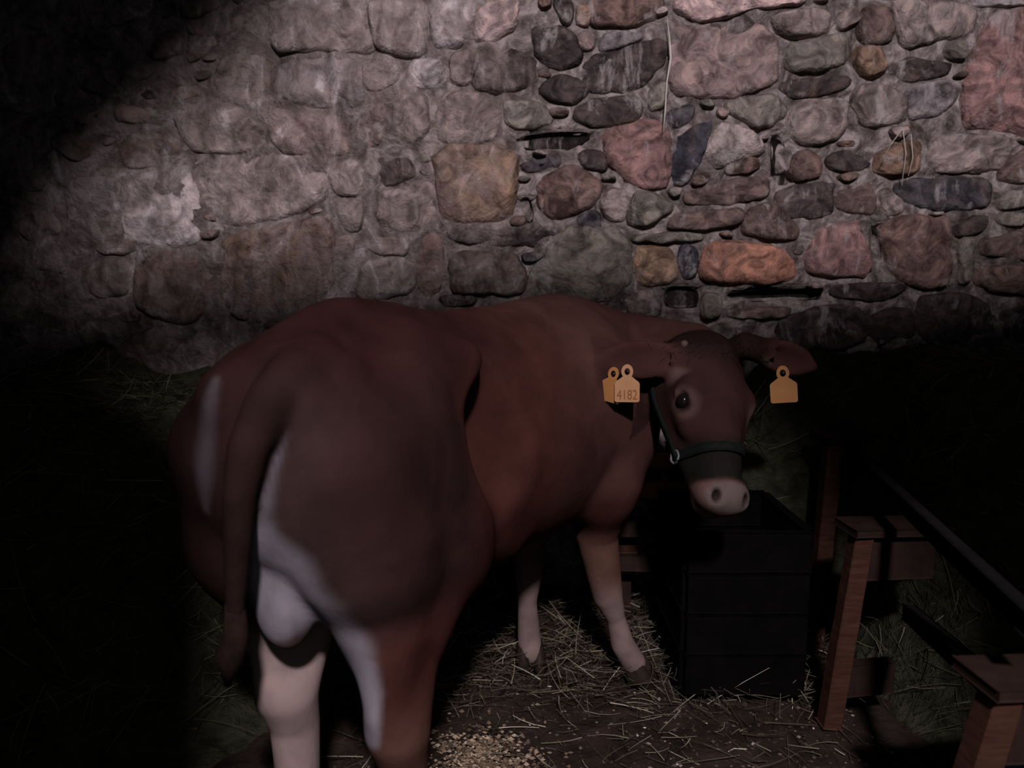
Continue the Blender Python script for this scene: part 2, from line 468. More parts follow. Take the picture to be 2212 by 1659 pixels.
def stone_mesh(col, poly, proud, idx):
    pl = chaikin(poly, 1 if len(poly) > 5 else 2)
    # resample to even points
    P = np.array(pl); cen = P.mean(0)
    per = np.linalg.norm(np.roll(P, -1, 0)-P, axis=1).sum()
    n = int(max(14, min(40, per/.020)))
    d = np.r_[0, np.cumsum(np.linalg.norm(np.roll(P, -1, 0)-P, axis=1))]
    Q = np.vstack([P, P[:1]])
    t = np.linspace(0, d[-1], n, endpoint=False)
    R = np.c_[np.interp(t, d, Q[:,0]), np.interp(t, d, Q[:,1])]
    size = math.sqrt(np.ptp(R[:,0])*np.ptp(R[:,1]))
    off = Vector((idx*3.7, idx*1.3, 0)); tx, tz = rnd.gauss(0, .05), rnd.gauss(0, .07)
    edge = min(.014, size*.10)
    rings = [(1.03, -.09 if proud < 0 else -.05), (1.0, proud*.15), (None, proud*.80), (.80, proud*.95), (.60, proud), (.40, proud*1.05), (.20, proud*1.08)]
    verts = []; faces = []
    for f, h in rings:
        for (x, z) in R:
            v = np.array((x, z))-cen; L = np.linalg.norm(v)
            k = f if f is not None else max(.86, 1-edge/L)
            q = cen+v*k
            p = Vector((q[0], 0, q[1]))
            w = 1.0 if h > 0 else 0
            j = mnoise.noise_vector(p*18+off)*(.010*w)
            hh = h + w*(.016*mnoise.noise(p*8+off) + .012*mnoise.noise(p*21+off) + .006*mnoise.noise(p*47+off)) + (w*((q[0]-cen[0])*tx+(q[1]-cen[1])*tz) if h > proud*.5 else 0)
            verts.append((q[0]+j.x, YW-hh, q[1]+j.z))
    c0 = len(verts); verts.append((cen[0], YW-proud*1.08-.006*mnoise.noise(Vector((cen[0],0,cen[1]))*11+off), cen[1]))
    for r in range(len(rings)-1):
        for i in range(n):
            a = r*n+i; b = r*n+(i+1) % n
            faces.append((a, b, b+n, a+n))
    r = len(rings)-1
    for i in range(n): faces.append((r*n+i, r*n+(i+1) % n, c0))
    return verts, faces
idx = 0
for col, pl in polys+auto:
    idx += 1
    cx = sum(p[0] for p in pl)/len(pl)
    base = np.array(COL[col])*rnd.uniform(.9, 1.12)
    proud = rnd.uniform(.022, .046)
    if cx < -.25: proud *= .6
    if col == 'k': proud = -.045  # gap plug, not a real stone: its near-black colour stands in for shade
    elif col in 'dnv' : proud *= .7
    if (col in 'rRolu'): proud += .008
    # orientation: make faces look towards the room
    area = sum(pl[i][0]*pl[(i+1) % len(pl)][1]-pl[(i+1) % len(pl)][0]*pl[i][1] for i in range(len(pl)))
    if area < 0: pl = pl[::-1]
    if col != 'k':
        pl = grow(pl, idx-1)
        m_ = inside(pl, GX, GZ); owner[m_ & (owner == -1)] = idx-1
    v, f = stone_mesh(col, pl, proud, idx)
    o = mesh_obj('stone', v, f, M_STONE, wall, True)
    o.color = (*base, 1)

# ------------------------------------------------------------------ the young bull: one continuous surface from a distance field
def heading(s): return math.radians(15+24*s)
_path = {}
def pos(s):
    key = round(s, 4)
    if key in _path: return _path[key]
    n = 40; x, y = -.47, 1.33
    for i in range(n):
        h = heading(s*(i+.5)/n); x += math.sin(h)*s/n; y += math.cos(h)*s/n
    _path[key] = (x, y); return x, y
def B(s, l, z):
    x, y = pos(s); h = heading(s)
    return np.array((x+math.cos(h)*l, y-math.sin(h)*l, z))
def frame(s):
    h = heading(s)
    return np.array(((math.sin(h), math.cos(h), 0), (math.cos(h), -math.sin(h), 0), (0,0,1)))   # rows: forward, right, up

prims = []   # (kind, data, k, op)
def cone(p, q, r1, r2, k=.05, op='u'): prims.append(('c', (np.array(p, float), np.array(q, float), r1, r2), k, op))
def ell(c, r, M=None, k=.06, op='u'): prims.append(('e', (np.array(c, float), np.array(r, float), np.eye(3) if M is None else M), k, op))
def chain(pts, rs, k=.04): prims.append(('h', ([np.array(p, float) for p in pts], list(rs)), k, 'u'))
def bell(s, l, z, r, k=.06, op='u'): ell(B(s,l,z), r, frame(s), k, op)

# trunk
bell(.34, -.01, .985, (.34,.24,.290), .05)
bell(.74, 0, .93, (.46,.265,.320), .10)
bell(1.02, 0, .91, (.40,.270,.345), .10)
bell(1.20, 0, .95, (.30,.235,.320), .10)
chain([B(.12,0,1.205), B(.33,0,1.252), B(.50,0,1.236), B(.72,0,1.182), B(.96,0,1.172), B(1.22,0,1.210), B(1.38,0,1.165)], [.045,.05,.055,.06,.07,.078,.085], .08)
# hips, pins, thighs
for sd in (-1, 1):
    cone(B(.38,sd*.14,1.20), B(.50,sd*.195,1.165), .055, .05, .10)
    cone(B(.08,sd*.085,1.13), B(.14,sd*.09,1.15), .06, .06, .06)
    wd = .028 if sd < 0 else 0
    cone(B(.16,sd*(.118+wd),1.01), B(.22,sd*(.125+wd),.80), .125, .125, .06)
    cone(B(.30,sd*.135,1.02), B(.40,sd*.15,.80), .115, .125, .08)
    cone(B(.50,sd*.165,.84), B(.50,sd*.165,.70), .09, .085, .08)
    cone(B(.52,sd*.15,.72), B(.78,sd*.12,.66), .06, .05, .09)
    # shoulder
    cone(B(1.20,sd*.125,1.10), B(1.36,sd*.145,.86), .10, .115, .09)
    cone(B(1.36,sd*.145,.86), B(1.26,sd*.175,.70), .105, .085, .07)
cone(B(.20,.125,.80), B(.30,.14,.62), .118, .092, .07)
cone(B(.20,-.148,.80), B(.28,-.14,.62), .115, .085, .07)
# hind legs
RHK = B(.20,.190,.44); LHK = B(.25,-.115,.44)
chain([B(.42,.16,.72), B(.30,.15,.56), RHK, B(.225,.188,.36), B(.235,.186,.16), B(.25,.186,.10)], [.105,.080,.064,.052,.042,.046], .05)
chain([B(.21,.16,.62), B(.165,.178,.50), RHK], [.075,.036,.040], .045)
chain([B(.42,-.15,.72), B(.33,-.14,.56), LHK, B(.27,-.113,.36), B(.275,-.113,.16), B(.29,-.113,.10)], [.10,.080,.068,.056,.046,.048], .05)
chain([B(.24,-.13,.62), B(.21,-.125,.50), LHK], [.07,.034,.038], .045)
# purse between the thighs, sheath
ell(B(.15,-.030,.730), (.060,.068,.125), frame(.15), .03)
cone(B(.21,.095,.78), B(.27,.115,.60), .085, .075, .05)
cone(B(.60,0,.60), B(.85,0,.575), .045, .04, .08)
# front legs
rk = W(1312,1285,2.40); lk = W(1143,1215,2.55)
chain([B(1.27,.185,.74), W(1288,1150,2.36), rk, W(1330,1335,2.42), W(1345,1392,2.44), W(1368,1430,2.455)], [.095,.068,.050,.032,.040,.042], .05)
chain([B(1.34,-.15,.76), W(1142,1150,2.56), lk, W(1139,1300,2.57), W(1143,1378,2.575), W(1146,1408,2.565)], [.09,.065,.052,.034,.041,.042], .05)
# brisket and neck bending round to the right
ell(B(1.40,.0,.80), (.16,.17,.18), frame(1.4), .10)
NK1 = B(1.46,.02,1.00); NK2 = np.array((.43,2.56,1.04)); NK3 = np.array((.555,2.36,1.055))
chain([B(1.30,0,1.0), NK1, NK2, NK3], [.24,.195,.160,.120], .10)
chain([B(1.36,0,1.165), np.array((.39,2.57,1.155)), np.array((.55,2.34,1.15))], [.085,.07,.06], .08)
# head frame
POLL = W(1566,732,2.19); MUZ = W(1592,1070,1.95)
HL = MUZ-POLL; HLEN = np.linalg.norm(HL); HL = HL/HLEN
hn = np.array((.34,-.94,0.0)); HN = hn-HL*np.dot(hn,HL); HN /= np.linalg.norm(HN)
HS = np.cross(HL, HN); HS = HS if HS[0] < 0 else -HS          # towards image left
HM = np.array((HL, HN, HS))
def H(l, n, s): return POLL + HL*l + HN*n + HS*s
def hell(l, n, s, r, k=.03, op='u'): ell(H(l,n,s), r, HM, k, op)
hell(.10, -.105, 0, (.115,.095,.122), .06)
hell(.17, -.095, 0, (.105,.085,.116), .05)
cone(H(.02,-.10,.055), H(.02,-.10,-.055), .058, .058, .05)            # poll
hell(.01, -.075, 0, (.055,.055,.065), .04)                             # forelock cushion
chain([H(.16,-.085,0), H(.30,-.068,0), H(.42,-.068,0)], [.085,.067,.058], .05)
for sd in (-1, 1):
    chain([H(.13,-.19,sd*.055), H(.27,-.155,sd*.042), H(.40,-.115,sd*.026)], [.062,.045,.034], .045)   # jaw
    hell(.165, -.048, sd*.096, (.042,.028,.030), .03)                  # brow
    hell(.171, -.060, sd*.104, (.014,.018,.030), .02)                    # upper lid
    hell(.232, -.085, sd*.082, (.055,.03,.026), .03)                   # cheek bone
    hell(.447, -.045, sd*.040, (.034,.030,.030), .02)                  # nostril wing
hell(.445, -.070, 0, (.052,.055,.072), .03)                            # muzzle
hell(.455, -.120, 0, (.036,.036,.050), .025)                           # lower lip / chin
EYES = []
for sd in (-1, 1):
    e = H(.192, -.060, sd*.108); EYES.append((e, sd))
    ell(e + HS*sd*.012 + HN*.010, (.024,.016,.016), HM, .012, 's')
    hell(.459, -.018, sd*.047, (.018,.024,.011), .010, 's')
cone(H(.492,-.098,.055), H(.492,-.098,-.055), .006, .006, .012, 's')   # mouth line
# ears
def ear(base, mid, tip, wide, facing):
    base, mid, tip = (np.array(q, float) for q in (base, mid, tip))
    d = tip-base; L = np.linalg.norm(d); d /= L
    f = np.array(facing, float); f -= d*np.dot(f, d); f /= np.linalg.norm(f); w = np.cross(d, f)
    M = np.array((d, f, w)); c = (base+tip)/2
    cone(base - d*.05, base + d*.04, .038, .036, .035)
    cone(c + d*L*.2, tip + d*.012, .030, .010, .03)
    ell(c, (L*.54, .017, wide), M, .022)
    ell(c + f*.020 + d*.005, (L*.42, .015, wide*.72), M, .010, 's')
EARL = (W(1466,775,2.20), W(1372,785,2.17), W(1300,778,2.15))
ear(EARL[0], EARL[1], EARL[2], .058, (.15,-1,.12))
EARR = (W(1642,756,2.20), W(1692,770,2.20), W(1752,792,2.23))
ear(EARR[0], EARR[1], EARR[2], .052, (-.25,-1,-.1))
# tail
TAIL = [B(.14,.06,1.195), B(.07,.065,1.18), B(.02,.042,1.135), B(-.018,.020,1.06), B(-.03,.006,.98), B(-.025,-.004,.90), B(-.015,-.020,.81), B(-.008,-.03,.74)]
TAILR = [.05,.047,.043,.036,.030,.026,.021,.016]
chain(TAIL, TAILR, .022)
# hollow of the flank and groove between the thighs
bell(.575, .285, .995, (.085,.130,.165), .05, 's')
bell(.64, .27, .91, (.06,.075,.12), .06, 's')
bell(.655, -.275, 1.0, (.075,.06,.14), .08, 's')

def prim_d(pr, P):
    k, d = pr[0], pr[1]
    if k == 'c':
        p, q, r1, r2 = d; ba = q-p; pa = P-p
        h = np.clip((pa@ba)/max(ba@ba, 1e-9), 0, 1)
        return np.linalg.norm(pa-h[..., None]*ba, axis=-1) - (r1+(r2-r1)*h)
    if k == 'h':
        return np.minimum.reduce([prim_d(('c', (d[0][i], d[0][i+1], d[1][i], d[1][i+1])), P) for i in range(len(d[0])-1)])
    c, r, M = d
    q = (P-c)@M.T
    k0 = np.linalg.norm(q/r, axis=-1); k1 = np.linalg.norm(q/(r*r), axis=-1)
    return k0*(k0-1)/np.maximum(k1, 1e-6)
def prim_box(pr, m):
    if pr[0] == 'c':
        p, q, r1, r2 = pr[1]; r = max(r1, r2)+m
        return np.minimum(p, q)-r, np.maximum(p, q)+r
    if pr[0] == 'h':
        A = np.array(pr[1][0]); r = max(pr[1][1])+m; return A.min(0)-r, A.max(0)+r
    c, r, M = pr[1]; e = np.sqrt(((M.T*r)**2).sum(1))+m
    return c-e, c+e
def combine(D, d, k, op):
    if op == 'u':
        h = np.maximum(k-np.abs(D-d), 0)/k
        return np.minimum(D, d)-h*h*k*.25
    d = -d; h = np.maximum(k-np.abs(D-d), 0)/k
    return np.maximum(D, d)+h*h*k*.25
def sdf(P):
    D = np.full(P.shape[:-1], 1.0)
    for pr in prims: D = combine(D, prim_d(pr, P), pr[2], pr[3])
    return D
lo = np.array((9.,9.,9.)); hi = -lo
for pr in prims:
    if pr[3] == 'u':
        a, b = prim_box(pr, .02); lo = np.minimum(lo, a); hi = np.maximum(hi, b)
VOX = .0085
N = np.ceil((hi-lo)/VOX).astype(int)+1
D = np.full(N, 1.0, np.float32)
for pr in prims:
    a, b = prim_box(pr, pr[2]+.035)
    i0 = np.clip(np.floor((a-lo)/VOX).astype(int), 0, N-1); i1 = np.clip(np.ceil((b-lo)/VOX).astype(int)+1, 1, N)
    g = np.stack(np.meshgrid(*[lo[k]+VOX*np.arange(i0[k], i1[k]) for k in range(3)], indexing='ij'), -1)
    sl = tuple(slice(i0[k], i1[k]) for k in range(3))
    D[sl] = combine(D[sl], prim_d(pr, g), pr[2], pr[3])
def surface_nets(D, lo, h):
    sgn = D < 0
    n = np.array(D.shape)-1
    cnt = np.zeros(n, np.int8)
    corners = [(i,j,k) for i in (0,1) for j in (0,1) for k in (0,1)]
    def cs(A, c): return A[c[0]:c[0]+n[0], c[1]:c[1]+n[1], c[2]:c[2]+n[2]]
    for c in corners: cnt += cs(sgn, c)
    act = (cnt > 0) & (cnt < 8)
    ids = np.full(n, -1, np.int64); idx = np.argwhere(act); ids[act] = np.arange(len(idx))
    acc = np.zeros((len(idx), 3)); num = np.zeros(len(idx))
    for c in corners:
        for ax in range(3):
            if c[ax]: continue
            c2 = list(c); c2[ax] = 1
            a = D[idx[:,0]+c[0], idx[:,1]+c[1], idx[:,2]+c[2]].astype(float)
            b = D[idx[:,0]+c2[0], idx[:,1]+c2[1], idx[:,2]+c2[2]].astype(float)
            m = (a < 0) != (b < 0)
            t = np.where(m, a/np.where(np.abs(a-b) < 1e-12, 1, a-b), 0)
            p = np.tile(np.array(c, float), (len(idx),1)); p[:,ax] += t
            acc[m] += p[m]; num[m] += 1
    V = lo + h*(idx + acc/num[:,None])
    F = []
    for ax in range(3):
        u, v = (ax+1) % 3, (ax+2) % 3
        s0 = [slice(None)]*3; s1 = [slice(None)]*3; s0[ax] = slice(0,-1); s1[ax] = slice(1,None)
        ch = sgn[tuple(s0)] != sgn[tuple(s1)]
        E = np.argwhere(ch)
        E = E[(E[:,u] > 0) & (E[:,v] > 0) & (E[:,u] < n[u]) & (E[:,v] < n[v])]
        ins = sgn[E[:,0], E[:,1], E[:,2]]
        q = []
        for du, dv in ((1,1),(0,1),(0,0),(1,0)):
            e = E.copy(); e[:,u] -= du; e[:,v] -= dv
            q.append(ids[e[:,0], e[:,1], e[:,2]])
        Q = np.stack(q, 1); Q[~ins] = Q[~ins][:, ::-1]
        F.append(Q)
    return V, np.vstack(F)
V, F = surface_nets(D, lo, VOX)

# keep the largest connected piece
par = np.arange(len(V))
lab = np.arange(len(V))
ed = np.vstack([F[:, [0,1]], F[:, [1,2]], F[:, [2,3]], F[:, [3,0]]])
for _ in range(400):
    m = np.minimum(lab[ed[:,0]], lab[ed[:,1]]); old = lab.copy()
    np.minimum.at(lab, ed[:,0], m); np.minimum.at(lab, ed[:,1], m)
    lab = lab[lab]
    if (lab == old).all(): break
big = np.bincount(lab).argmax(); keep = lab == big
remap = np.cumsum(keep)-1; V = V[keep]; F = remap[F[keep[F[:,0]]]]
# light smoothing
e0 = np.vstack([F[:, [0,1]], F[:, [1,2]], F[:, [2,3]], F[:, [3,0]]])
for _ in range(2):
    acc = np.zeros_like(V); num = np.zeros(len(V))
    np.add.at(acc, e0[:,0], V[e0[:,1]]); np.add.at(num, e0[:,0], 1)
    np.add.at(acc, e0[:,1], V[e0[:,0]]); np.add.at(num, e0[:,1], 1)
    V = V*.5 + .5*acc/num[:,None]

# ---- coat colours, the pale pattern and the darker rump and thighs
def sst(a, b, x): t = np.clip((x-a)/(b-a), 0, 1); return t*t*(3-2*t)
BR = np.array((.030,.0110,.0088)); BRD = np.array((.0125,.0050,.0048)); MID = np.array((.0150,.0075,.0078)); TAN = np.array((.092,.048,.036)); PALE = np.array((.140,.128,.146)); PINK = np.array((.165,.125,.118))
def lerp(A, Bc, w): return A*(1-w[:,None]) + Bc*w[:,None]
# local coordinates along the bent spine
ss = np.linspace(-.1, 1.6, 171); pp = np.array([pos(s) if abs(s) > 1e-9 else (-.47,1.33) for s in ss])
d2 = ((V[:,None,:2]-pp[None])**2).sum(-1) if len(V) < 3000 else None
sl = np.empty(len(V)); ll = np.empty(len(V))
for i0 in range(0, len(V), 20000):
    v = V[i0:i0+20000]; dd = ((v[:,None,:2]-pp[None])**2).sum(-1); j = dd.argmin(1)
    hs = np.radians(15+24*ss[j]); dx = v[:,0]-pp[j,0]; dy = v[:,1]-pp[j,1]
    sl[i0:i0+20000] = ss[j]; ll[i0:i0+20000] = dx*np.cos(hs)-dy*np.sin(hs)
zz = V[:,2]
nz1 = np.array([mnoise.noise(Vector(p)*5.0) for p in V])
nz2 = np.array([mnoise.noise(Vector(p)*16.0) for p in V])
hd = (V-POLL); hl, hnn, hs_ = hd@HL, hd@HN, hd@HS
is_head = (np.abs(hs_) < .16) & (hnn > -.26) & (hl > -.05) & (hl < .56) & (V[:,1] < 2.5)
col = np.tile(BR, (len(V),1))
col = lerp(col, BRD, sst(1.06, 1.22, zz+.05*nz1)*.85*sst(.95,.62,sl) )                   # dark back over the rump
col = lerp(col, BRD*.8, sst(-.02, .06, .03-np.abs(ll)+.0)*sst(.14,.06,sl)*.8)
hind = sl < .46
# thighs duller than the flank
th = hind*sst(.50,.36,sl)*sst(.62,.75,zz)
col = lerp(col, MID, th*.85*sst(1.25,1.10,zz))
def seg_w(pts, soft=1.0):
    """pattern band along a line on the rear of the animal: points (x, z, half width) in metres"""
    w = np.zeros(len(V))
    for (x1,z1,r1),(x2,z2,r2) in zip(pts, pts[1:]):
        dx, dz = x2-x1, z2-z1; t = np.clip(((V[:,0]-x1)*dx+(zz-z1)*dz)/(dx*dx+dz*dz), 0, 1)
        d = np.hypot(V[:,0]-x1-t*dx, zz-z1-t*dz); r = r1+(r2-r1)*t
        w = np.maximum(w, sst(1.0+soft*.5, 1.0-soft*.5, d/r+.22*nz2+.12*nz1))
    return w
def px(l, Y=1.42):
    o = []
    for u, v, r in l: q = W(u, v, Y); o.append((q[0], q[2], r*Y/FPX))
    return o
rear = hind & (V[:,1] < 1.78)
bandR = seg_w(px([(630,890,10),(622,925,16),(596,1005,22),(570,1100,32),(575,1190,52),(632,1285,58),(700,1375,52)], 1.38), 1.3)
low = seg_w(px([(565,1150,46),(615,1240,72),(680,1335,74),(752,1420,58),(785,1500,34),(796,1600,22)], 1.40), 1.2)
bandL = seg_w(px([(474,822,10),(460,900,20),(450,1000,24),(446,1100,10)], 1.40), 1.9)
purse = seg_w(px([(600,1180,50),(598,1260,62),(592,1330,58)], 1.46), .8)
wide = seg_w(px([(640,900,90),(620,1030,110),(640,1180,130),(720,1320,120)], 1.40), 1.8)
col = lerp(col, np.array((.036,.022,.021)), rear*wide*(ll > -.02)*.55)
col = lerp(col, PALE*.62, rear*np.maximum(bandR*.75, bandL*.42))
col = lerp(col, PALE, rear*np.maximum(low, purse)*.9)
# hind legs, lower part
col = lerp(col, PINK*1.05, (rear & (ll < .02))*sst(.66,.56,zz+.03*nz1)*sst(-.235,-.17,ll+.02*nz2))
lowr = hind & (ll > .05)
col = lerp(col, TAN*.72, lowr*sst(.53,.40,zz+.02*nz1)*.8)
col = lerp(col, PALE*.9, rear*low*(zz < .62)*.9)
# tail
dt = prim_d(('h', (TAIL, TAILR)), V)
col = lerp(col, np.array((.013,.0068,.0062)), sst(.016,.003,dt)*sst(1.22,1.12,zz))
# front legs
fr = (sl > .95) & ~is_head
col = lerp(col, TAN*.9, fr*sst(.60,.46,zz+.04*nz1)*.95)
col = lerp(col, PINK*.95, fr*sst(.42,.26,zz+.04*nz1)*.85)
# shoulder and ribs slightly greyer
col = lerp(col, np.array((.033,.0175,.0150)), sst(.75,1.1,sl+.1*nz1)*sst(.62,.8,zz)*.6*~is_head)
# head
col = np.where(is_head[:,None], np.array((.0165,.0078,.0070)), col)
col = lerp(col, np.array((.006,.003,.003)), is_head*sst(.12,.0,hl+.02*nz1)*.8)
col = lerp(col, np.array((.0055,.005,.0045)), is_head*sst(.27,.33,hl+.01*nz2)*sst(.425,.40,hl-.25*np.minimum(0,hnn+.05)+.008*nz2))
ring = is_head*sst(.405,.428,hl+.006*nz2)
col = lerp(col, np.array((.062,.037,.032)), ring)
pad = is_head*sst(.050,.036,np.hypot((hl-.462)*1.0, (hs_)*.55))*sst(-.055,-.035,hnn)
col = lerp(col, np.array((.062,.050,.048)), pad*.8)
for e, sd in EYES:
    r = np.linalg.norm((V-e-HL*.006)/np.array((1,1,1)), axis=1)
    col = lerp(col, np.array((.050,.030,.026)), sst(.058,.030,r+.006*nz2)*.85)
    col = lerp(col, np.array((.008,.005,.0045)), sst(.030,.022,r)*.9)
for sd in (-1, 1):
    nn = H(.459,-.020,sd*.047); col = lerp(col, np.array((.006,.004,.004)), sst(.024,.012,np.linalg.norm((V-nn)@np.array((HL,HN,HS)).T*np.array((.9,.8,1.5)),axis=1)))
# ears: paler lining
for E in (EARL, EARR):
    c = (E[0]+E[2])/2; r = np.linalg.norm((V-c), axis=1)
    near = np.zeros(len(V))
    L = np.linalg.norm(E[2]-E[0]); d = (E[2]-E[0])/L
    t = (V-E[0])@d; perp = np.linalg.norm((V-E[0])-t[:,None]*d, axis=1)
    m = sst(-.02,.05,t)*(t < L*1.1)*sst(.09,.07,perp)
    col = lerp(col, np.array((.026,.0115,.0100)), m)
    col = lerp(col, np.array((.085,.058,.050)), m*sst(.05,.02,t)*sst(-.01,-.03,(V-E[0])[:,2])*.9)
col *= (1+.12*nz2)[:,None]
me = bpy.data.meshes.new('body')
me.from_pydata(V.tolist(), [], F.tolist()); me.polygons.foreach_set('use_smooth', [True]*len(me.polygons))
ca = me.color_attributes.new('coat', 'FLOAT_COLOR', 'POINT')
ca.data.foreach_set('color', np.c_[np.clip(col,0,1), np.ones(len(V))].astype(np.float32).ravel())
me.materials.append(M_COAT)
bull = empty('bull', tuple(B(.75,0,0)))
tag(bull, 'reddish brown young bull seen from behind, head turned back to face the camera', 'bull')
body = bpy.data.objects.new('body', me); C.objects.link(body); body.parent = bull
body.matrix_parent_inverse = Matrix.Translation(-Vector(bull.location))

def uv_sphere(name, c, r, mat, parent, squash=(1,1,1), M=None):
    bm = bmesh.new(); bmesh.ops.create_uvsphere(bm, u_segments=20, v_segments=14, radius=1)
    for v in bm.verts:
        q = np.array(v.co)*np.array(squash)*r
        if M is not None: q = q@M
        v.co = Vector(np.array(c)+q)
    return obj_from_bm(name, bm, mat, parent, True)
for e, sd in EYES:
    uv_sphere('eye', e, .0215, M_EYE, bull)
# hooves: cloven, two claws each
def hoof(c, d, parent):
    c = np.array(c); d = np.array(d, float); d[2] = 0; d /= np.linalg.norm(d); s = np.array((d[1], -d[0], 0))
    verts = []; faces = []; rings = [(-.0, .030, .052), (.035, .028, .045), (.070, .023, .036), (.088, .016, .026)]
    for side in (-1, 1):
        o = len(verts)
        for z, rw, rl in rings:
            for k in range(10):
                t = 2*math.pi*k/10
                fwd = (.060 - z*.75)*.6
                verts.append(c + np.array((0,0,z)) + s*(side*.028 + math.cos(t)*rw*.85) + d*(fwd-.02+math.sin(t)*rl))
        for r in range(len(rings)-1):
            for k in range(10):
                faces.append((o+r*10+k, o+r*10+(k+1) % 10, o+(r+1)*10+(k+1) % 10, o+(r+1)*10+k))
        faces.append(tuple(o+k for k in range(10))[::-1]); faces.append(tuple(o+30+k for k in range(10)))
    mesh_obj('hoof', verts, faces, M_HOOF, parent, True)
f0 = frame(.25)[0]
hoof(B(.27,.186,0), f0, bull); hoof(B(.31,-.113,0), f0, bull)
rh = W(1380,1447,2.46); hoof((rh[0], rh[1], 0.0), (.9,-.3,0), bull)
lh = W(1146,1420,2.56); hoof((lh[0], lh[1], 0.0), (.1,-1,0), bull)
# horn bud beside the poll, tail tassel
bm = bmesh.new(); bmesh.ops.create_uvsphere(bm, u_segments=12, v_segments=8, radius=1)
hb = W(1478,744,2.185)
for v in bm.verts: v.co = Vector(hb + np.array(v.co)*np.array((.012,.015,.012)))
obj_from_bm('horn', bm, M_HORN, bull, True)
tas = [TAIL[-1]+np.array((0,0,.03)), TAIL[-1]+np.array((0,0,-.03)), TAIL[-1]+np.array((-.012,-.003,-.07)), TAIL[-1]+np.array((-.02,0,-.13))]
tube('tail_tassel', tas, [.017,.023,.027,.006], M_TAIL, bull, 10)

verts = []; faces = []
for _ in range(700):
    q = H(rnd.uniform(-.055,.055), -.05+rnd.uniform(-.06,.02), rnd.gauss(0,.04)); c0 = H(.05,-.12,0); d = q-c0; d /= np.linalg.norm(d)
    ts = np.linspace(0,.22,90); P_ = c0+ts[:,None]*d; k = np.argmax(sdf(P_) > 0); p = c0+d*ts[k]
    t_ = HL*rnd.uniform(.3,1)+HS*rnd.gauss(0,.5)+d*.5; L = rnd.uniform(.012,.032); sdv = np.cross(t_, d); sdv /= np.linalg.norm(sdv); o = len(verts)
    for kk, f_ in enumerate((0,.5,1)):
        c = p-d*.003+t_*L*f_ - d*L*.45*f_*f_; w_ = .0009*(1-.6*f_); verts += [c-sdv*w_, c+sdv*w_]
    faces += [(o,o+1,o+3,o+2),(o+2,o+3,o+5,o+4)]
fl_ = mesh_obj('forelock', verts, faces, M_TAIL, bull); fl_['kind'] = 'stuff'
# ear tags: a yellow plate with a ringed neck and a hole
def tag_plate(name, top, w, h, normal, roll, parent, text=None):
    cu = bpy.data.curves.new(name, 'CURVE'); cu.dimensions = '2D'; cu.fill_mode = 'BOTH'; cu.extrude = .0011; cu.bevel_depth = .0004
    hw = w/2; rr = w*.235; neck = w*.15
    out = []
    for k in range(15):
        t = math.radians(-60+300*k/14); out.append((rr*math.cos(t), -rr*1.25+rr*1.25*math.sin(t)))
    shoulder_y = -h*.43
    out += [(-neck*1.0,-rr*2.25), (-neck*1.25,-h*.33), (-hw*.92, shoulder_y-.004), (-hw, shoulder_y-.009), (-hw,-h+.004), (-hw+.004,-h), (hw-.004,-h), (hw,-h+.004), (hw, shoulder_y-.009), (hw*.92, shoulder_y-.004), (neck*1.25,-h*.33), (neck*1.0,-rr*2.25)]
    hole = [(rr*.50*math.cos(2*math.pi*k/14), -rr*1.25+rr*.62*math.sin(2*math.pi*k/14)) for k in range(14)]
    for pts in (out, hole):
        sp = cu.splines.new('POLY'); sp.points.add(len(pts)-1); sp.use_cyclic_u = True
        for p, q in zip(sp.points, pts): p.co = (q[0], q[1], 0, 1)
    tmp = bpy.data.objects.new('tmp', cu); C.objects.link(tmp)
    bpy.context.view_layer.update()
    me = bpy.data.meshes.new_from_object(tmp.evaluated_get(bpy.context.evaluated_depsgraph_get()))
    bpy.data.objects.remove(tmp); me.name = name
    n = Vector(normal).normalized(); up = Vector((0,0,1)); x = up.cross(n).normalized(); u = n.cross(x)
    R = Matrix((x, u, n)).transposed().to_4x4()
    T = Matrix.Translation(Vector(top)) @ R @ Matrix.Rotation(roll, 4, 'Z')
    me.transform(T); me.materials.clear(); me.materials.append(M_TAG)
    o = bpy.data.objects.new(name, me); C.objects.link(o); o.parent = parent
    o.matrix_parent_inverse = Matrix.Translation(-Vector(parent.location))
    def child(nm, me2, mat):
        me2.transform(T); me2.materials.clear(); me2.materials.append(mat)
        c = bpy.data.objects.new(nm, me2); C.objects.link(c); c.parent = o
    # stud through the ring
    bm = bmesh.new(); bmesh.ops.create_cone(bm, cap_ends=True, segments=12, radius1=rr*.3, radius2=rr*.22, depth=.012)
    bmesh.ops.translate(bm, verts=bm.verts, vec=(rr*.12, -rr*1.15, -.004))
    mb = bpy.data.meshes.new('stud'); bm.to_mesh(mb); bm.free(); child('stud', mb, M_HOOF)
    if text:
        tc = bpy.data.curves.new('print', 'FONT'); tc.body = text; tc.size = w*.42; tc.align_x = 'CENTER'; tc.extrude = .0003
        tc.space_character = 1.0
        t2 = bpy.data.objects.new('tmp', tc); C.objects.link(t2); t2.location = (0, -h*.94, .0017)
        bpy.context.view_layer.update()
        m2 = bpy.data.meshes.new_from_object(t2.evaluated_get(bpy.context.evaluated_depsgraph_get()))
        m2.transform(Matrix.Translation((0, -h*.93, .0017)) @ Matrix.Scale(1.35, 4, (0,1,0))); bpy.data.objects.remove(t2)
        child('number_print', m2, M_TAGINK)
    return o
t1 = tag_plate('ear_tag', W(1355,787,2.115), .068, .104, (-.05,-1,.12), 0.0, bull, '4182'); t1['label'] = 'yellow numbered ear tag hanging from the ear by the shoulder'
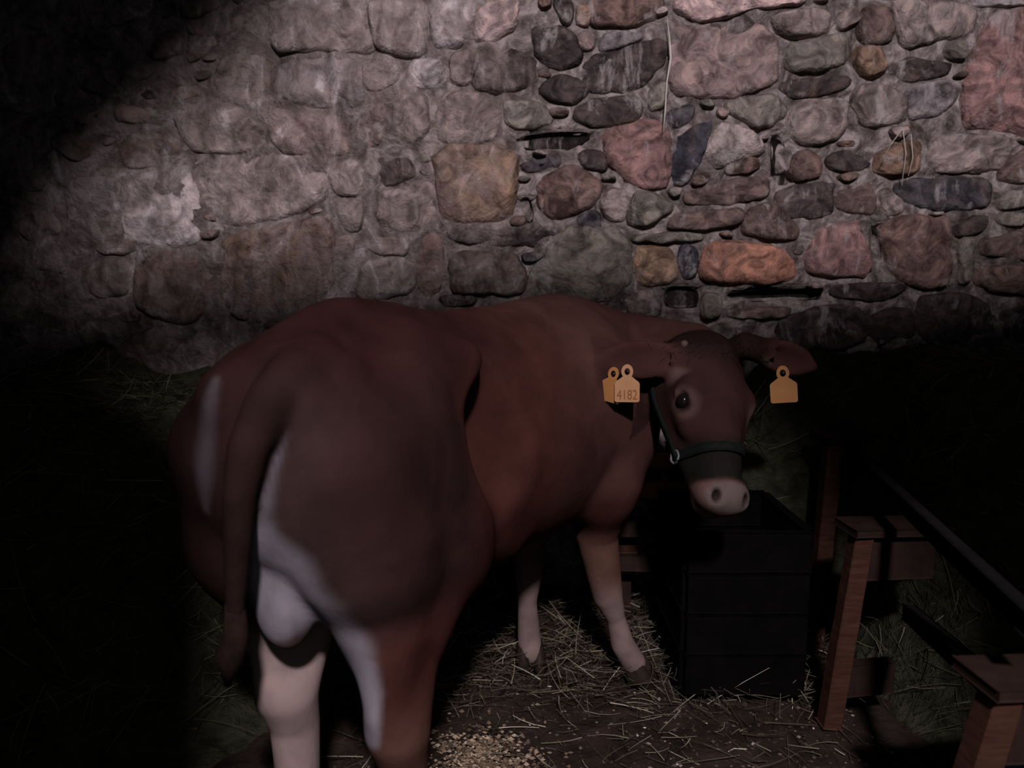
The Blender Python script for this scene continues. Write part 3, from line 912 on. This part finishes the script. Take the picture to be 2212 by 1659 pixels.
t2 = tag_plate('ear_tag', W(1328,793,2.125), .066, .098, (-.55,-1,.1), -.16, bull); t2['label'] = 'back plate of the ear tag, turned away'
t3 = tag_plate('ear_tag', W(1690,790,2.20), .074, .108, (-.25,-1,-.05), .10, bull); t3['label'] = 'orange lit ear tag on the far ear'

# halter: bands laid on the head surface
def on_head(origin, direction, lift=.004):
    o = np.array(origin, float); d = np.array(direction, float); d /= np.linalg.norm(d)
    ts = np.linspace(0, .26, 260); P = o + ts[:,None]*d
    val = sdf(P); k = np.argmax(val > 0) if (val > 0).any() else len(ts)-1
    return o + d*(ts[k]+lift)
halter = empty('halter', tuple(POLL)); halter.parent = bull; halter.matrix_parent_inverse = Matrix.Translation(-Vector(bull.location))
def band(name, pts, width, parent, axis_fn, closed=False):
    pts = [np.array(p, float) for p in pts]; n = len(pts); verts = []; faces = []
    for i, p in enumerate(pts):
        a, out = axis_fn(p)
        for du, dv in ((-1,0),(1,0),(1,1),(-1,1)): verts.append(p + a*du*width/2 + out*dv*.004)
    m = n if closed else n-1
    for i in range(m):
        j = (i+1) % n
        for k in range(4): faces.append((i*4+k, i*4+(k+1) % 4, j*4+(k+1) % 4, j*4+k))
    return mesh_obj(name, verts, faces, M_STRAP, parent, True)
cen = H(.325,-.095,0)
nose = [on_head(cen, HN*math.cos(t)+HS*math.sin(t)) for t in np.linspace(0, 2*math.pi, 36, endpoint=False)]
def ax_nose(p):
    o = p-cen; o -= HL*np.dot(o,HL); return HL, o/np.linalg.norm(o)
nb = band('noseband', nose, .026, halter, ax_nose, True)
for sd in (1, -1):
    a = H(.33,-.13,sd*.02); pts = []
    for f in np.linspace(0, 1, 14):
        c = H(.325-.30*f, -.125-.055*f, 0)
        pts.append(on_head(c, HS*sd + HN*(-.25+.1*f)))
    def ax_ch(p, sd=sd):
        return np.cross(HL, HS*sd), HS*sd
    band('cheek_strap', pts, .022, halter, ax_ch)
    ring = [np.array(pts[0]) + (HL*math.cos(t)+HN*math.sin(t))*.018 + HS*sd*.004 for t in np.linspace(0, 2*math.pi, 15)]
    tube('ring', ring, .0035, M_METAL, halter, 6)
for o in halter.children: o.matrix_parent_inverse = Matrix.Translation(-Vector(halter.location))

# ------------------------------------------------------------------ hay, straw, litter
def strands(name, mat, samples, width=.0022, seg=3, parent=None):
    """samples: list of (point, direction, length, bend, tint)"""
    verts = []; faces = []; tint = []
    for p, d, L, bend, tn in samples:
        p = Vector(p); d = Vector(d).normalized(); side = d.cross(Vector((rnd.gauss(0,1), rnd.gauss(0,1), rnd.gauss(0,1)))).normalized()
        b = Vector(bend); o = len(verts)
        for k in range(seg+1):
            t = k/seg; c = p + d*(L*t) + b*(t*t*L)
            w = width*(1-.5*t)
            verts.append(c-side*w); verts.append(c+side*w); tint += [tn, tn]
        for k in range(seg): faces.append((o+2*k, o+2*k+1, o+2*k+3, o+2*k+2))
    ob = mesh_obj(name, verts, faces, mat, parent)
    at = ob.data.attributes.new('tint', 'FLOAT', 'POINT'); at.data.foreach_set('value', tint)
    return ob
def rdir(up=.2):
    t = rnd.uniform(0, 2*math.pi); return (math.cos(t), math.sin(t), rnd.gauss(0, up))
def rb(s=.25): return (rnd.gauss(0,s), rnd.gauss(0,s), rnd.gauss(0,s)-.05)
def mound(name, x0, x1, y0, y1, hfun, label, n, cat='hay', tints=(0,1)):
    nx, ny = 46, 34; vv = []; ff = []
    def hz(x, y):
        p = Vector((x, y, 3.1)); h = hfun(x, y)
        return h + (.05*mnoise.noise(p*5)+.03*mnoise.noise(p*13)+.02*mnoise.noise(p*29))*min(1, h*5) - .03
    for j in range(ny+1):
        for i in range(nx+1):
            x = x0+(x1-x0)*i/nx; y = y0+(y1-y0)*j/ny; vv.append((x, y, hz(x, y)))
    for j in range(ny):
        for i in range(nx):
            a = j*(nx+1)+i; ff.append((a, a+1, a+nx+2, a+nx+1))
    root = mesh_obj(name, vv, ff, M_HAYBASE, None, True); tag(root, label, cat, kind='stuff')
    sm = []
    for _ in range(n):
        x = rnd.uniform(max(x0, -2.42), min(x1, 2.42)); y = rnd.uniform(y0, y1-.16); h = hz(x, y)
        if h < .03: continue
        e = .02
        nrm = Vector((-(hz(x+e,y)-h)/e, -(hz(x,y+e)-h)/e, 1)).normalized()
        d = Vector(rdir(.6)); d = (d - nrm*d.dot(nrm)*.75)
        d.z -= .25*(1-nrm.z)
        sm.append(((x, y, h+rnd.uniform(-.004,.012)), d, rnd.uniform(.06,.20), rb(.3), rnd.uniform(*tints)**1.5))
    strands('hay_stalks', M_HAY, sm, .0018, 3, root)['kind'] = 'stuff'
    return root
def smooth01(a, b, x):
    t = max(0, min(1, (x-a)/(b-a))); return t*t*(3-2*t)
mound('hay_heap', -2.62, -.55, 1.75, 3.22,
      lambda x, y: 1.10*smooth01(1.75, 2.75, y + .25*(-x-1.6))*smooth01(-.55, -1.25, x)*(.9+.1*mnoise.noise(Vector((x*2,y*2,0)))),
      'dark heap of loose hay against the stone wall left of the bull', 5200, tints=(0,.95))
mound('hay_heap', .62, 2.58, 1.75, 3.18,
      lambda x, y: max(1.06*smooth01(1.8, 2.85, y + .3*(x-1.5))*smooth01(1.16, 1.6, x), 1.06*smooth01(.60, 1.05, x)*smooth01(2.80, 3.02, y)),  # second term: bank of hay added to keep the wall behind the head dark
      'greenish heap of hay behind the wooden feed rack', 5200, tints=(0,.95))
# loose hay scattered on the floor
sm = []
def scatter(n, box, L, tint, up=.12, pile=0):
    for _ in range(n):
        x = rnd.uniform(box[0], box[1]); y = rnd.uniform(box[2], box[3])
        sm.append(((x, y, floor_h(x, y)+rnd.uniform(.0,.012)+pile*rnd.random()), rdir(up), rnd.uniform(*L), rb(.22), rnd.uniform(*tint)**1.4))
scatter(2600, (-.35, 1.15, 2.3, 3.1), (.05,.18), (.1,1), .25, .07)
scatter(900, (-.45, 1.0, 1.35, 2.5), (.03,.15), (0,1), .12, .01)
scatter(500, (-1.4, 1.3, .9, 2.6), (.03,.12), (0,.8))
tag(strands('loose_hay', M_STRAW, sm, .0017), 'loose hay and straw strewn over the stall floor around the hooves', 'straw', kind='stuff')
# chaff chips and small clods
def chips(name, mat, n, sampler, smin, smax, label, cat):
    verts = []; faces = []; tint = []
    for _ in range(n):
        x, y, z = sampler(); r = rnd.uniform(smin, smax); o = len(verts); tn = rnd.random()**1.6
        for k in range(6):
            d = Vector(((1,0,0),(-1,0,0),(0,1,0),(0,-1,0),(0,0,1),(0,0,-1))[k])*r*rnd.uniform(.5,1.2)
            verts.append((x+d.x, y+d.y, z+r*.3+d.z*.7)); tint.append(tn)
        for a, b in ((0,2),(2,1),(1,3),(3,0)): faces += [(o+a,o+b,o+4), (o+b,o+a,o+5)]
    ob = mesh_obj(name, verts, faces, mat); at = ob.data.attributes.new('tint','FLOAT','POINT'); at.data.foreach_set('value', tint)
    tag(ob, label, cat, kind='stuff')
M_CRUMB = strand_material('feed_crumbs', [(0,(.05,.036,.024)), (.6,(.17,.125,.085)), (1,(.31,.245,.18))])
gc = G(1040,1625)
def s_pile():
    r = abs(rnd.gauss(0,.095)); t = rnd.uniform(0, 2*math.pi)
    x = gc[0]+r*1.05*math.cos(t); y = gc[1]-.04+r*math.sin(t)*1.15
    return x, y, floor_h(x,y)+.035*max(0, 1-r/.14)*rnd.random()
chips('feed_crumbs', M_CRUMB, 1500, s_pile, .004, .011, 'yellowish spilled feed crumbs on the floor beside the hind hoof', 'feed')
M_CLOD = strand_material('litter_clods', [(0,(.02,.014,.012)), (.7,(.06,.043,.036)), (.93,(.13,.10,.09)), (1,(.42,.36,.34))])
def s_floor():
    x = rnd.uniform(-.5, 1.1); y = rnd.uniform(1.25, 3.0); return x, y, floor_h(x, y)
chips('litter_crumbs', M_CLOD, 2600, s_floor, .003, .009, 'small dark clods and pale flecks of litter on the floor', 'litter')

# ------------------------------------------------------------------ wooden feed rack on the right
rack = empty('feed_rack', (1.0, 2.0, 0)); tag(rack, 'wooden feed rack with sawn posts and cross boards at the right edge', 'rack')
def post_set(top, base, bl, th):
    top = np.array(top); base = np.array(base)
    box_between('post', base, top, .055, .06, M_WOOD, rack, up=(0,1,0), bevel=.004, rough=.003)
    r = np.array((1., -.08, 0))
    box_between('cross_board', top + np.array((-.015,.0,-.075)), top + r*bl + np.array((0,.04,-.075)), .035, .13, M_WOOD_D, rack, bevel=.003, rough=.002)
    box_between('cap_board', top + np.array((-.04,.02,.012)), top + r*(bl+.03) + np.array((0,.06,.012)), .13, .022, M_WOOD_D, rack, bevel=.003)
    lowp = base + (top-base)*.24
    box_between('cross_board', lowp + np.array((.0,.0,0)), lowp + r*bl*.8 + np.array((0,.04,0)), .035, .10, M_WOOD_D, rack, bevel=.003, rough=.002)
post_set(W(1862,1152,2.20), (*W(1790,1560,2.20)[:2], 0), .22, .1)
pb = W(2165,1490,1.36); pb2 = W(2112,1659,1.36); dd = pb2-pb; pbase = pb + dd*(pb[2]/(-dd[2])); 
post_set(pb, pbase, .25, .1)
box_between('rail', W(1846,982,2.62), W(2240,1355,1.30), .028, .045, M_RAIL, rack, rough=.002)
box_between('rail', W(1962,1322,2.05), W(2130,1470,1.45), .028, .04, M_RAIL, rack, rough=.002)
# pallet standing on edge behind the bull's head
pal = empty('slatted_crate', (.8, 2.86, 0)); tag(pal, 'reddish slatted wooden crate side standing behind the head of the bull', 'crate')
yp = 2.84
for v in (994, 1058, 1140, 1215):
    a = W(1322, v, yp); b_ = W(1490, v, yp)
    box_between('slat', a, b_, .02, .062 if v != 994 else .05, M_WOOD_R if v < 1100 else M_WOOD_D, pal, bevel=.003, rough=.002)
for u in (1345, 1470):
    for v in (985, 1205):
        p = W(u, v, yp+.06); box_between('block', p-np.array((.05,0,0)), p+np.array((.05,0,0)), .09, .09, M_WOOD, pal, bevel=.004)
for u in (1345, 1470):
    p = W(u, 960, yp+.115); box_between('stringer', (p[0], p[1], .0), (p[0], p[1], W(u,950,yp)[2]), .09, .02, M_WOOD_D, pal, up=(0,1,0), bevel=.003)
pt3 = W(1800, 955, 2.70)
post_set(pt3, (pt3[0]-.03, pt3[1], 0), .10, .1)
# dark trough under the muzzle
tro = empty('feed_trough', (.78, 2.5, 0)); tag(tro, 'black wooden feed trough standing on the floor under the muzzle of the bull', 'trough')
tx0, tx1, ty0, ty1, tz = .55, .93, 2.32, 2.78, .56
for z in (.10, .235, .37, .505):
    box_between('side_board', (tx0, ty0, z), (tx1, ty0, z), .022, .128, M_BLACK, tro, rough=.002)
    box_between('side_board', (tx0, ty1, z), (tx1, ty1, z), .022, .128, M_BLACK, tro, rough=.002)
    box_between('end_board', (tx0, ty0+.02, z), (tx0, ty1-.02, z), .022, .128, M_BLACK, tro, rough=.002)
    box_between('end_board', (tx1, ty0+.02, z), (tx1, ty1-.02, z), .022, .128, M_BLACK, tro, rough=.002)
box_between('bottom_board', (tx0, (ty0+ty1)/2, .06), (tx1, (ty0+ty1)/2, .06), ty1-ty0-.03, .02, M_BLACK, tro)
# blue barrel under the near cross board
bm = bmesh.new(); prof = [(0,.0),(.10,.0),(.108,.03),(.114,.22),(.116,.40),(.122,.41),(.122,.44),(.112,.445),(.106,.42),(.10,.05),(0,.04)]
n = 28; rings = []
for r, z in prof:
    rings.append([bm.verts.new((1.165+r*math.cos(2*math.pi*k/n), 1.53+r*math.sin(2*math.pi*k/n), z)) for k in range(n)] if r > 0 else [bm.verts.new((1.165,1.53,z))])
for a, b in zip(rings, rings[1:]):
    for k in range(n):
        q = [a[k % len(a)], a[(k+1) % len(a)], b[(k+1) % len(b)], b[k % len(b)]]
        q2 = []
        for v in q:
            if v not in q2: q2.append(v)
        if len(q2) > 2: bm.faces.new(q2)
bk = obj_from_bm('feed_tub', bm, M_BLUE, None, True); tag(bk, 'dark blue plastic tub standing under the near end of the feed rack', 'tub')
# cobweb thread and straw wisp on the wall
ws = [W(1441,38,3.235), W(1446,80,3.238), W(1449,125,3.24), W(1440,180,3.24), W(1437,240,3.24), W(1432,285,3.24)]
tag(tube('cobweb_strand', ws, [.001,.003,.005,.003,.003,.001], M_WEB, None, 6), 'pale dusty cobweb strand hanging down the stone wall', 'cobweb')
wsp = [[W(1952,276,3.235), W(1925,310,3.23), W(1905,352,3.235)], [W(1950,276,3.24), W(1957,330,3.235), W(1948,400,3.24)], [W(1968,290,3.24), W(1972,340,3.235), W(1962,380,3.24)]]
rootw = tube('straw_wisp', wsp[0], .002, M_WEB, None, 5)
tag(rootw, 'thin bent wisp of dry straw caught in the wall joints', 'straw')
for q in wsp[1:]: tube('stalk', q, .0016, M_WEB, rootw, 5)
